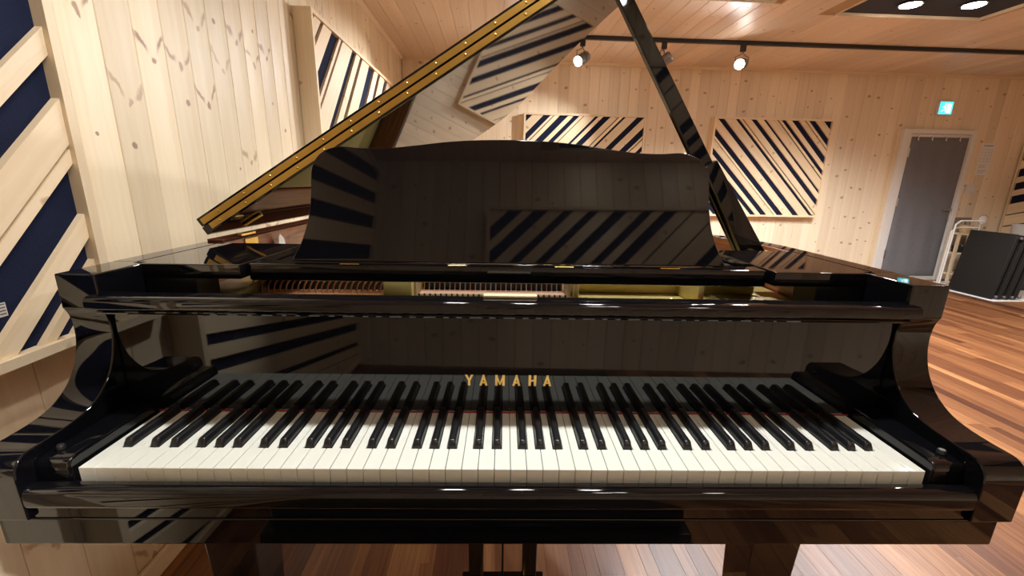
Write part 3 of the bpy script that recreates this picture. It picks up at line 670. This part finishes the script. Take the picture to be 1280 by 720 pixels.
# rim (outer case) following the plan of the lid
PLAN = [(-0.727, 0.25), (-0.727, 0.7), (-0.727, 1.2), (-0.727, 1.58), (-0.705, 1.74), (-0.62, 1.835), (-0.47, 1.865), (-0.25, 1.87), (-0.04, 1.85), (0.10, 1.79), (0.185, 1.68), (0.245, 1.54), (0.325, 1.33), (0.41, 1.13), (0.50, 0.975), (0.595, 0.86), (0.672, 0.765), (0.712, 0.66), (0.727, 0.55), (0.727, 0.40), (0.727, 0.25)]
OUT = crom(PLAN, 6)
def offset(pts, d):
    out = []
    for i, p in enumerate(pts):
        q0 = Vector(pts[max(i-1, 0)]); q1 = Vector(pts[min(i+1, len(pts)-1)]); t = (q1-q0).normalized()
        out.append((p[0]+t.y*d, p[1]-t.x*d))
    return out
def wall(outer, inner, z0, z1):
    n = len(outer); V = [(x, y, z0) for x, y in outer]+[(x, y, z0) for x, y in inner]+[(x, y, z1) for x, y in outer]+[(x, y, z1) for x, y in inner]
    F = []
    for i in range(n-1):
        F += [(i, 2*n+i, 2*n+i+1, i+1), (n+i, n+i+1, 3*n+i+1, 3*n+i), (2*n+i, 3*n+i, 3*n+i+1, 2*n+i+1), (i, i+1, n+i+1, n+i)]
    F += [(0, n, 3*n, 2*n), (n-1, 3*n-1, 4*n-1, 2*n-1)]
    return V, F
IN = offset(OUT, 0.040); IN2 = offset(OUT, 0.0405); IN3 = offset(OUT, 0.045)
pa('rim', wall(OUT, IN, 0.62, 0.983), LACQ, smooth=30)
pa('inner_rim', wall(IN2, IN3, 0.76, 0.9815), MAHOG, smooth=30)
pa('soundboard', prism([p for p in offset(OUT, 0.047) if p[1] > 0.30], 0.775, 0.785, 'z'), SPRUCE)
# keybed, key slip, cheek blocks
pa('keybed', bbox(-0.715, 0.715, -0.024, 0.62, 0.6265, 0.6715, 0.003), LACQ, smooth=30)
KS = [(-0.0225, 0.6722), (-0.0225, 0.6905), (-0.0295, 0.693), (-0.0315, 0.698), (-0.0315, 0.711), (-0.029, 0.718), (-0.024, 0.7215), (-0.016, 0.7215), (-0.0075, 0.719), (-0.0075, 0.6722)]
pa('key_slip', prism(KS, -0.6625, 0.6625, 'x'), LACQ, smooth=40)
CB = [(-0.006, 0.700), (-0.006, 0.742), (-0.002, 0.750), (0.010, 0.752), (0.148, 0.7545), (0.148, 0.700)]
for s in (-1, 1):
    a, b = sorted((s*0.617, s*0.6635)); c_ = pa('cheek_block', bev(prism(CB, a, b, 'x'), 0.004, 3, 25), LACQ, smooth=30)
    pa('cheek_knob', lathe([(0.0, 0.0), (0.0055, 0.0), (0.0055, 0.005), (0.004, 0.007), (0.0, 0.007)], 14, (s*0.648, 0.018, 0.7528)), BLACKM, c_, smooth=40)
# keys: 52 white, 36 black
P = 1.2250/52
letters = 'CDEFGAB'
OFS = {'C': -0.0028, 'D': 0.0028, 'F': -0.0038, 'G': 0.0, 'A': 0.0038}   # the sharp after that letter, from the white boundary
wh = []; k = 5
for i in range(52): wh.append(letters[k % 7]); k += 1
HB = 0.0068
def white_vf(let, i):
    h = P/2-0.00045; lc = rc = None
    prev = wh[i-1] if i else None
    if prev in OFS: lc = -P/2+OFS[prev]+HB+0.0012
    if let in OFS and i < 51: rc = P/2+OFS[let]-HB-0.0012
    y0, yc, y1 = 0.0, 0.0485, 0.175; z0, z1 = KZ-0.030, KZ
    poly = [(-h, y0), (h, y0)]
    poly += [(h, yc), (rc, yc), (rc, y1)] if rc is not None else [(h, y1)]
    poly += [(lc, y1), (lc, yc), (-h, yc)] if lc is not None else [(-h, y1)]
    return bev(prism(poly, z0, z1, 'z'), 0.0007, 1, 40)
cache = {}
kb = BASE[gp.name]
def place(name, key, vf, mat, x, sm):
    if key not in cache: cache[key] = mk(name, *vf(), mat, smooth=sm)
    o = bpy.data.objects.new(name, cache[key]); COL.objects.link(o); o.parent = gp; o.location = Vector((x, 0, 0))-kb
    return o
def black_vf():
    y0, y1, zb, zt = 0.0500, 0.175, KZ-0.004, KZ+0.0118
    wb_, wt = HB, 0.0048
    sec = [(-wb_, zb), (-wb_, KZ+0.001), (-wt, zt-0.0012), (-wt+0.0014, zt), (wt-0.0014, zt), (wt, zt-0.0012), (wb_, KZ+0.001), (wb_, zb)]
    V = []; rows = []
    for y, top in ((y0, 0.0), (y0+0.001, 0.45), (y0+0.0045, 0.93), (y0+0.0065, 1.0), (y1, 1.0)):
        rows.append(len(V))
        for x, z in sec:
            zz = zb+(z-zb)*(0.32+0.68*top); V.append((x*(1-0.0*top), y, zz))
    n = len(sec); F = []
    for r in range(len(rows)-1):
        for i in range(n):
            a = rows[r]+i; b = rows[r]+(i+1) % n; F.append((a, rows[r+1]+i, rows[r+1]+(i+1) % n, b))
    F += [tuple(range(n)), tuple(reversed(range(rows[-1], rows[-1]+n)))]
    return V, F
for i in range(52):
    x = -0.6125+P*(i+0.5); let = wh[i]
    key = ('w', let, i == 0, i == 51)
    place('white_key', key, lambda: white_vf(let, i), KEYW, x, 30)
for i in range(51):
    if wh[i] in OFS: place('black_key', 'b', black_vf, KEYB, -0.6125+P*(i+1)+OFS[wh[i]], 40)
pa('key_felt', box(-0.616, 0.616, 0.1525, 0.1545, KZ+0.0004, KZ+0.0022), RED)
# fallboard, upright behind the keys, with the raised brass name
FB = [(0.1550, 0.7400), (0.1560, 0.925), (0.1740, 0.925), (0.1740, 0.7400), (0.1715, 0.7385), (0.1575, 0.7385)]
fb = pa('fallboard', bev(prism(FB, -0.6625, 0.6625, 'x'), 0.0012, 2, 40), LACQ, smooth=35)
def stroke(p, q, t):
    d = Vector((q[0]-p[0], q[1]-p[1])); n_ = Vector((-d.y, d.x)).normalized()*t/2
    return [(p[0]+n_.x, p[1]+n_.y), (q[0]+n_.x, q[1]+n_.y), (q[0]-n_.x, q[1]-n_.y), (p[0]-n_.x, p[1]-n_.y)]
LH, LW_ = 0.0205, 0.0115
GLY = {'Y': [[(0,LH),(0.0034,LH),(0.0066,0.0115),(0.0049,0.0085)], [(0.0132,LH),(0.0098,LH),(0.0066,0.0115),(0.0083,0.0085)], [(0.0049,0),(0.0083,0),(0.0083,0.0088),(0.0066,0.0116),(0.0049,0.0088)]],
       'A': [[(0,0),(0.0034,0),(0.0078,LH),(0.0050,LH)], [(0.0128,0),(0.0094,0),(0.0050,LH),(0.0078,LH)], [(0.0028,0.0045),(0.0100,0.0045),(0.0094,0.0077),(0.0034,0.0077)]],
       'M': [[(0,0),(0.0036,0),(0.0036,LH),(0,LH)], [(0.0124,0),(0.0160,0),(0.0160,LH),(0.0124,LH)], [(0.0036,LH),(0.0008,LH),(0.0066,0.002),(0.0086,0.002)], [(0.0124,LH),(0.0152,LH),(0.0094,0.002),(0.0074,0.002)]],
       'H': [[(0,0),(0.0036,0),(0.0036,LH),(0,LH)], [(0.0092,0),(0.0128,0),(0.0128,LH),(0.0092,LH)], [(0.0034,0.0086),(0.0094,0.0086),(0.0094,0.0120),(0.0034,0.0120)]]}
def fb_x(px): return (px-637.5)/107.0*0.1520
for ch, px in zip('YAMAHA', (582.5, 600.3, 619.5, 641.0, 660.8, 679.2)):
    x = fb_x(px)
    fat = lambda pl: [(sum(q[0] for q in pl)/len(pl)+(a-sum(q[0] for q in pl)/len(pl))*1.22, b) for a, b in pl]
    o = pa('brass_letter', join(*[prism([(x+a, 0.7885+b) for a, b in fat(pl)], 0.1542-0.0002*j, 0.1562, 'y') for j, pl in enumerate(GLY[ch])]), BRASS, fb)
# rounded lip along the fallboard's top
LIP = [(0.1265, 0.930), (0.1265, 0.940), (0.1290, 0.9455), (0.1345, 0.9485), (0.150, 0.9490), (0.168, 0.9475), (0.168, 0.9255), (0.134, 0.9255), (0.1285, 0.927)]
lp = pa('fallboard_lip', bev(prism(LIP, -0.679, 0.679, 'x'), 0.0015, 2, 40), LACQ, smooth=40)
pa('lip_bead', prism([(0.1300, 0.9205), (0.1285, 0.9230), (0.1300, 0.9252), (0.154, 0.9252), (0.154, 0.9205)], -0.6630, 0.6630, 'x'), LACQ, lp, smooth=40)
pa('serial_plate', bbox(-0.047, 0.043, 0.153, 0.167, 0.9491, 0.9535, 0.001, 1), IVORY)
for s in (-1, 1):
    a, b = sorted((s*0.575, s*0.6825)); pa('side_filler', bbox(a, b, 0.236, 0.30, 0.80, 0.9555, 0.002), LACQ_MATTE)
    a, b = sorted((s*0.490, s*0.6830)); pa('lid_ledge', bbox(a, b, 0.232, 0.488, 0.956, 0.983, 0.002, 2), LACQ, smooth=30)
pa('front_stretcher', bbox(-0.574, 0.574, 0.180, 0.212, 0.75, 0.915, 0.002), LACQ_MATTE)
# ---- plate, strings, pins seen through the slit
pl = pa('iron_plate', prism([p for p in offset(OUT, 0.055) if p[1] > 0.36]+[(0.66, 0.36), (-0.66, 0.36)], 0.868, 0.876, 'z'), GOLD)
pa('plate_flange', bbox(-0.66, -0.565, 0.30, 0.52, 0.8765, 0.905, 0.012, 3), GOLD, pl, smooth=40)
def strut(x0, x1, xb0, xb1, h): 
    V = [(x0, 0.37, 0.8765), (x1, 0.37, 0.8765), (x1, 0.37, h), (x0, 0.37, h), (xb0, 1.2, 0.8765), (xb1, 1.2, 0.8765), (xb1, 1.2, h), (xb0, 1.2, h)]
    return bev((V, [(0,1,2,3), (7,6,5,4), (0,4,5,1), (1,5,6,2), (2,6,7,3), (3,7,4,0)]), 0.004, 2)
for a in ((-0.275, -0.212, -0.16, -0.12, 0.925), (0.140, 0.152, 0.20, 0.215, 0.93), (0.415, 0.430, 0.34, 0.355, 0.93)): pa('plate_strut', strut(*a), GOLD, pl, smooth=40)
pa('plate_web', bbox(0.155, 0.412, 0.47, 0.49, 0.8765, 0.925, 0.004), GOLD, pl, smooth=40)
pa('plate_web', bbox(0.432, 0.60, 0.47, 0.49, 0.8765, 0.925, 0.004), GOLD, pl, smooth=40)
pa('bass_felt', bbox(-0.565, -0.28, 0.44, 0.46, 0.8765, 0.925, 0.003), LACQ_MATTE, pl)
for i in range(24):
    x = -0.585+i*0.0133
    pa('bass_string', tube([(x-0.02, 0.355, 0.8795), (x+0.02, 0.41, 0.8835), (x+0.33, 0.92, 0.8835), (x+0.55, 1.30, 0.880)], 0.0014, 6), COPPER, smooth=60)
    pa('string_hook', tube(crom([(x, 0.415, 0.8770), (x-0.002, 0.418, 0.892), (x+0.001, 0.421, 0.903), (x+0.008, 0.424, 0.911), (x+0.016, 0.428, 0.915)], 3), 0.0021, 6), COPPER, smooth=60)
tb_ = pa('tenor_rail', bbox(-0.205, 0.128, 0.405, 0.43, 0.8765, 0.887, 0.002), WOODRAIL, pl)
pa('tenor_felt', bbox(-0.205, 0.128, 0.431, 0.436, 0.8765, 0.888, 0.001), FELTP, pl)
pa('damper_board', bbox(-0.205, 0.128, 0.452, 0.47, 0.8765, 0.935, 0.002), LACQ_MATTE, pl)
pa('rail_end', bbox(0.1285, 0.136, 0.385, 0.45, 0.8765, 0.925, 0.003), WOODRAIL, pl)
pa('rail_end', bbox(-0.2115, -0.2055, 0.385, 0.45, 0.8765, 0.925, 0.003), WOODRAIL, pl)
for i in range(28):
    x = -0.198+i*0.0119
    pa('tenor_wire', tube([(x, 0.428, 0.880), (x, 0.440, 0.897), (x+0.001, 0.443, 0.930)], 0.0014, 6), STEEL if i % 3 else COPPER, smooth=60)
    pa('tuning_pin', lathe([(0.0032, 0), (0.0032, 0.010), (0.0022, 0.012), (0.0022, 0.019), (0.0, 0.0195)], 8, (x, 0.375, 0.8762)), BLACKM, smooth=40)
for i in range(22):
    pa('tuning_pin', lathe([(0.0030, 0), (0.0030, 0.014), (0.0022, 0.016), (0.0022, 0.0215), (0.0, 0.022)], 8, (0.165+i*0.0205, 0.352, 0.8762)), STEEL, smooth=40)
pa('pin_felt', bbox(0.15, 0.61, 0.340, 0.362, 0.8745, 0.8805, 0.001), RED)
# ---- music desk
pa('desk_tray', join(bbox(-0.486, 0.486, 0.250, 0.292, 0.9495, 0.982, 0.004), bbox(-0.486, -0.445, 0.293, 0.488, 0.9555, 0.968, 0.002), bbox(0.445, 0.486, 0.293, 0.488, 0.9555, 0.968, 0.002), bbox(-0.486, 0.486, 0.440, 0.488, 0.9425, 0.955, 0.002)), LACQ, smooth=35)
half = [(0.410, 0.0), (0.4035, 0.014), (0.393, 0.036), (0.382, 0.074), (0.3775, 0.117), (0.3775, 0.152), (0.3765, 0.173), (0.369, 0.192), (0.357, 0.2050), (0.341, 0.2125), (0.320, 0.2160), (0.285, 0.2135), (0.235, 0.2145), (0.183, 0.2205), (0.122, 0.2285), (0.061, 0.2330), (0.0, 0.2345)]
hc = crom(half, 4); desk = hc+[(-x, z) for x, z in reversed(hc[:-1])]
tl = math.radians(14.5); DY, DZ = 0.262, 0.9835
def dk(VF): return [(x, DY+y*math.cos(tl)+z*math.sin(tl), DZ+z*math.cos(tl)-y*math.sin(tl)+0.003) for x, y, z in VF[0]], VF[1]
md = pa('music_desk', dk(bev(prism(desk, 0.0, 0.018, 'y'), 0.0035, 3, 50)), LACQ, smooth=30)
pa('desk_hinge', tube([(-0.40, 0.2590, 0.9835), (0.40, 0.2590, 0.9835)], 0.0015, 8), LACQ, md, smooth=60)
for x in (-0.3, -0.1, 0.1, 0.3): pa('hinge_plate', bbox(x-0.018, x+0.018, 0.2515, 0.2568, 0.9822, 0.9838, 0.0005, 1), BRASS, md)
# ---- lid: main leaf propped open, front flap folded back on top of it
PH = math.radians(32.2); HX, HZ = -0.722, 0.9985
def L3(u, v, n): return (HX+u*math.cos(PH)-n*math.sin(PH), v, HZ+u*math.sin(PH)+n*math.cos(PH))
lidpl = [(x-HX, y) for x, y in OUT if y >= 0.50 or False]
lidpl = [(0.0, 0.50)]+[(max(0.0, u-0.0), v) for u, v in lidpl]+[(0.727-HX, 0.50)]
lidpl = [p for i, p in enumerate(lidpl) if i == 0 or math.hypot(p[0]-lidpl[i-1][0], p[1]-lidpl[i-1][1]) > 1e-3]
def slab(poly, n0, n1):
    V, F = prism(poly, n0, n1, 'z'); return [L3(x, y, z) for x, y, z in V], F
lid = pa('lid', bev(slab(lidpl, 0.0, 0.0205), 0.002, 2, 40), LACQ, smooth=30)
flap = pa('front_flap', bev(slab([(0.003, 0.4985), (1.446, 0.4985), (1.446, 0.845), (0.003, 0.845)], 0.0212, 0.0425), 0.002, 2, 40), LACQ, lid, smooth=30)
def leaf(n0, n1, u0, y): 
    V = [L3(u0, y, n0), L3(1.43, y, n0), L3(1.43, y, n1), L3(u0, y, n1), L3(u0, y+0.0022, n0), L3(1.43, y+0.0022, n0), L3(1.43, y+0.0022, n1), L3(u0, y+0.0022, n1)]
    return V, [(0,1,2,3), (7,6,5,4), (0,4,5,1), (1,5,6,2), (2,6,7,3), (3,7,4,0)]
pa('hinge_leaf', leaf(0.0050, 0.0185, 0.022, 0.4975), BRASS_D, lid); pa('hinge_leaf', leaf(0.0228, 0.0365, 0.012, 0.4960), BRASS_D, lid)
for i in range(19):
    for n, y, du in ((0.0118, 0.4975, 0.0), (0.0297, 0.4960, 0.012)):
        pa('hinge_screw', lathe([(0.0, -0.0005), (0.0030, 0), (0.0020, 0.0013), (0.0, 0.0016)], 10, L3(0.05+du+i*0.0765, y, n), (0,-1,0)), BRASS, lid, smooth=50)
pa('hinge_batten', bbox(-0.7265, -0.689, 0.503, 1.58, 0.9831, 0.9885, 0.001, 1), MAHOG_DULL)
# butt hinge on the left rim
bh = pa('lid_butt_hinge', bbox(-0.6815, -0.679, 0.575, 0.635, 0.935, 0.980, 0.001, 1), BRASS)
pa('hinge_knuckle', cyl((-0.690, 0.573, 0.9895), (-0.690, 0.637, 0.9895), 0.0055, 14), BRASS, bh, smooth=50)
pa('hinge_arm', tube([L3(0.03, 0.605, -0.004), L3(0.055, 0.605, -0.004), L3(0.085, 0.612, -0.004)], 0.0045, 8), BRASS, bh, smooth=50)
bh2 = pa('lid_butt_hinge', bbox(-0.6815, -0.679, 1.30, 1.36, 0.935, 0.980, 0.001, 1), BRASS)
pa('hinge_knuckle', cyl((-0.690, 1.298, 0.9895), (-0.690, 1.362, 0.9895), 0.0055, 14), BRASS, bh2, smooth=50)
# ---- lid prop: long stick with the short stick folded along its lower half
PB = Vector((0.628, 0.575, 0.955)); PT = Vector((0.232, 0.585, 1.588))
def stick(p, q, w0, w1, t0, y):
    p, q = Vector(p), Vector(q); d = (q-p).normalized(); s = Vector((d.z, 0, -d.x)).normalized()
    V = [p+s*w0/2, p-s*w0/2, q-s*w1/2, q+s*w1/2]; V = [tuple(v+Vector((0, y-t0/2, 0))) for v in V]+[tuple(v+Vector((0, y+t0/2, 0))) for v in V]
    return bev((V, [(0,1,2,3), (7,6,5,4), (0,4,5,1), (1,5,6,2), (2,6,7,3), (3,7,4,0)]), 0.003, 2)
pp = pa('lid_prop', stick(PB, PT, 0.046, 0.032, 0.022, 0.0), LACQ, smooth=35)
dp = (PT-PB).normalized(); sp_ = Vector((dp.z, 0, -dp.x)).normalized()
pa('short_prop', stick(PB+sp_*0.006+Vector((0,-0.024,0)), PB+dp*0.27+sp_*0.004+Vector((0,-0.024,0)), 0.056, 0.036, 0.020, 0.0), LACQ, pp, smooth=35)
pa('prop_pivot', cyl(PB+dp*0.02+Vector((0,-0.042,0)), PB+dp*0.02+Vector((0,0.02,0)), 0.008, 14), BRASS, pp, smooth=50)
pa('prop_bracket', bbox(0.655, 0.6785, 0.545, 0.60, 0.945, 0.972, 0.002, 1), BRASS, pp, smooth=40)
pa('prop_cup', lathe([(0.0, 0), (0.020, 0), (0.020, 0.004), (0.0, 0.005)], 16, tuple(PT+dp*0.004), dp), BRASS, pp, smooth=40)
# ---- legs with casters, pedal lyre
def taper(x, y, w0, w1, z0, z1):
    V = [(x-w1, y-w1, z0), (x+w1, y-w1, z0), (x+w1, y+w1, z0), (x-w1, y+w1, z0), (x-w0, y-w0, z1), (x+w0, y-w0, z1), (x+w0, y+w0, z1), (x-w0, y+w0, z1)]
    return bev((V, [(0,3,2,1),(4,5,6,7),(0,1,5,4),(1,2,6,5),(2,3,7,6),(3,0,4,7)]), 0.004, 2)
for x, y, zt in ((-0.545, 0.215, 0.6255), (0.545, 0.215, 0.6255), (-0.30, 1.62, 0.7735)):
    lg = pa('leg', taper(x, y, 0.056, 0.037, 0.085, zt), LACQ, smooth=30)
    pa('leg_socket', lathe([(0.030, 0), (0.034, 0.004), (0.034, 0.020), (0.026, 0.026)], 20, (x, y, 0.058)), BRASS, lg, smooth=40)
    pa('caster_fork', join(bbox(x-0.020, x-0.014, y-0.014, y+0.014, 0.022, 0.060, 0.001, 1), bbox(x+0.014, x+0.020, y-0.014, y+0.014, 0.022, 0.060, 0.001, 1)), BRASS, lg)
    pa('caster_wheel', lathe([(0.006, -0.012), (0.028, -0.012), (0.030, -0.008), (0.030, 0.008), (0.028, 0.012), (0.006, 0.012)], 24, (x, y, 0.0302), (1, 0, 0)), BRASS, lg, smooth=40)
ly = pa('pedal_lyre', bbox(-0.106, 0.096, 0.302, 0.378, 0.060, 0.128, 0.006, 3), LACQ, smooth=35)
for x in (-0.0725, 0.0605): pa('lyre_post', taper(x, 0.352, 0.0198, 0.0185, 0.1345, 0.626), LACQ, ly, smooth=30)
pa('lyre_cap', bbox(-0.111, 0.101, 0.297, 0.382, 0.1285, 0.134, 0.0025, 2), LACQ, ly, smooth=35)
for x in (-0.055, -0.0045, 0.046):
    pa('pedal', bev(prism([(x-0.010, 0.301), (x+0.010, 0.301), (x+0.013, 0.235), (x+0.014, 0.200), (x+0.008, 0.187), (x-0.008, 0.187), (x-0.014, 0.200), (x-0.013, 0.235)], 0.070, 0.078, 'z'), 0.002, 2, 40), BRASS, ly, smooth=40)
pa('pedal_rod', cyl((-0.0065, 0.352, 0.134), (-0.0065, 0.352, 0.626), 0.0028, 10), BLACKM, ly, smooth=50)
for x in (-0.0725, 0.0605): pa('lyre_brace', tube([(x, 0.378, 0.09), (x, 0.60, 0.6255)], 0.006, 10), BLACKM, ly, smooth=50)
# white card left inside the rim
cdn = thing('white_card', 'small white paper scrap standing inside the left rim of the piano', 'paper', (-0.66, 0.68, 0.876), room=False)
def card(poly, x, th): 
    V, F = prism(poly, x, x+th, 'x'); return V, F
add('card_sheet', card([(0.700, 0.8785), (0.775, 0.8785), (0.785, 0.925), (0.752, 0.925), (0.740, 0.960), (0.722, 0.975), (0.712, 0.968)], -0.665, 0.0015), PAPER, cdn)

# ------------------------------------------------------------------ unseen dark bench, added to darken the floor mirrored in the keybed
bn = thing('added_bench', 'unseen black bench added before the keyboard to darken the keybed reflection', 'bench', (-0.06, -0.44, 0), room=False)
add('seat_cushion', bbox(-0.50, 0.38, -0.62, -0.26, 0.425, 0.475, 0.02, 4), LACQ_MATTE, bn, smooth=40)
add('seat_frame', bbox(-0.51, 0.39, -0.63, -0.25, 0.35, 0.424, 0.004, 2), LACQ, bn, smooth=35)
for x in (-0.475, 0.355):
    for y in (-0.595, -0.285): add('leg', taper(x, y, 0.026, 0.019, 0.0005, 0.3495), LACQ, bn, smooth=30)
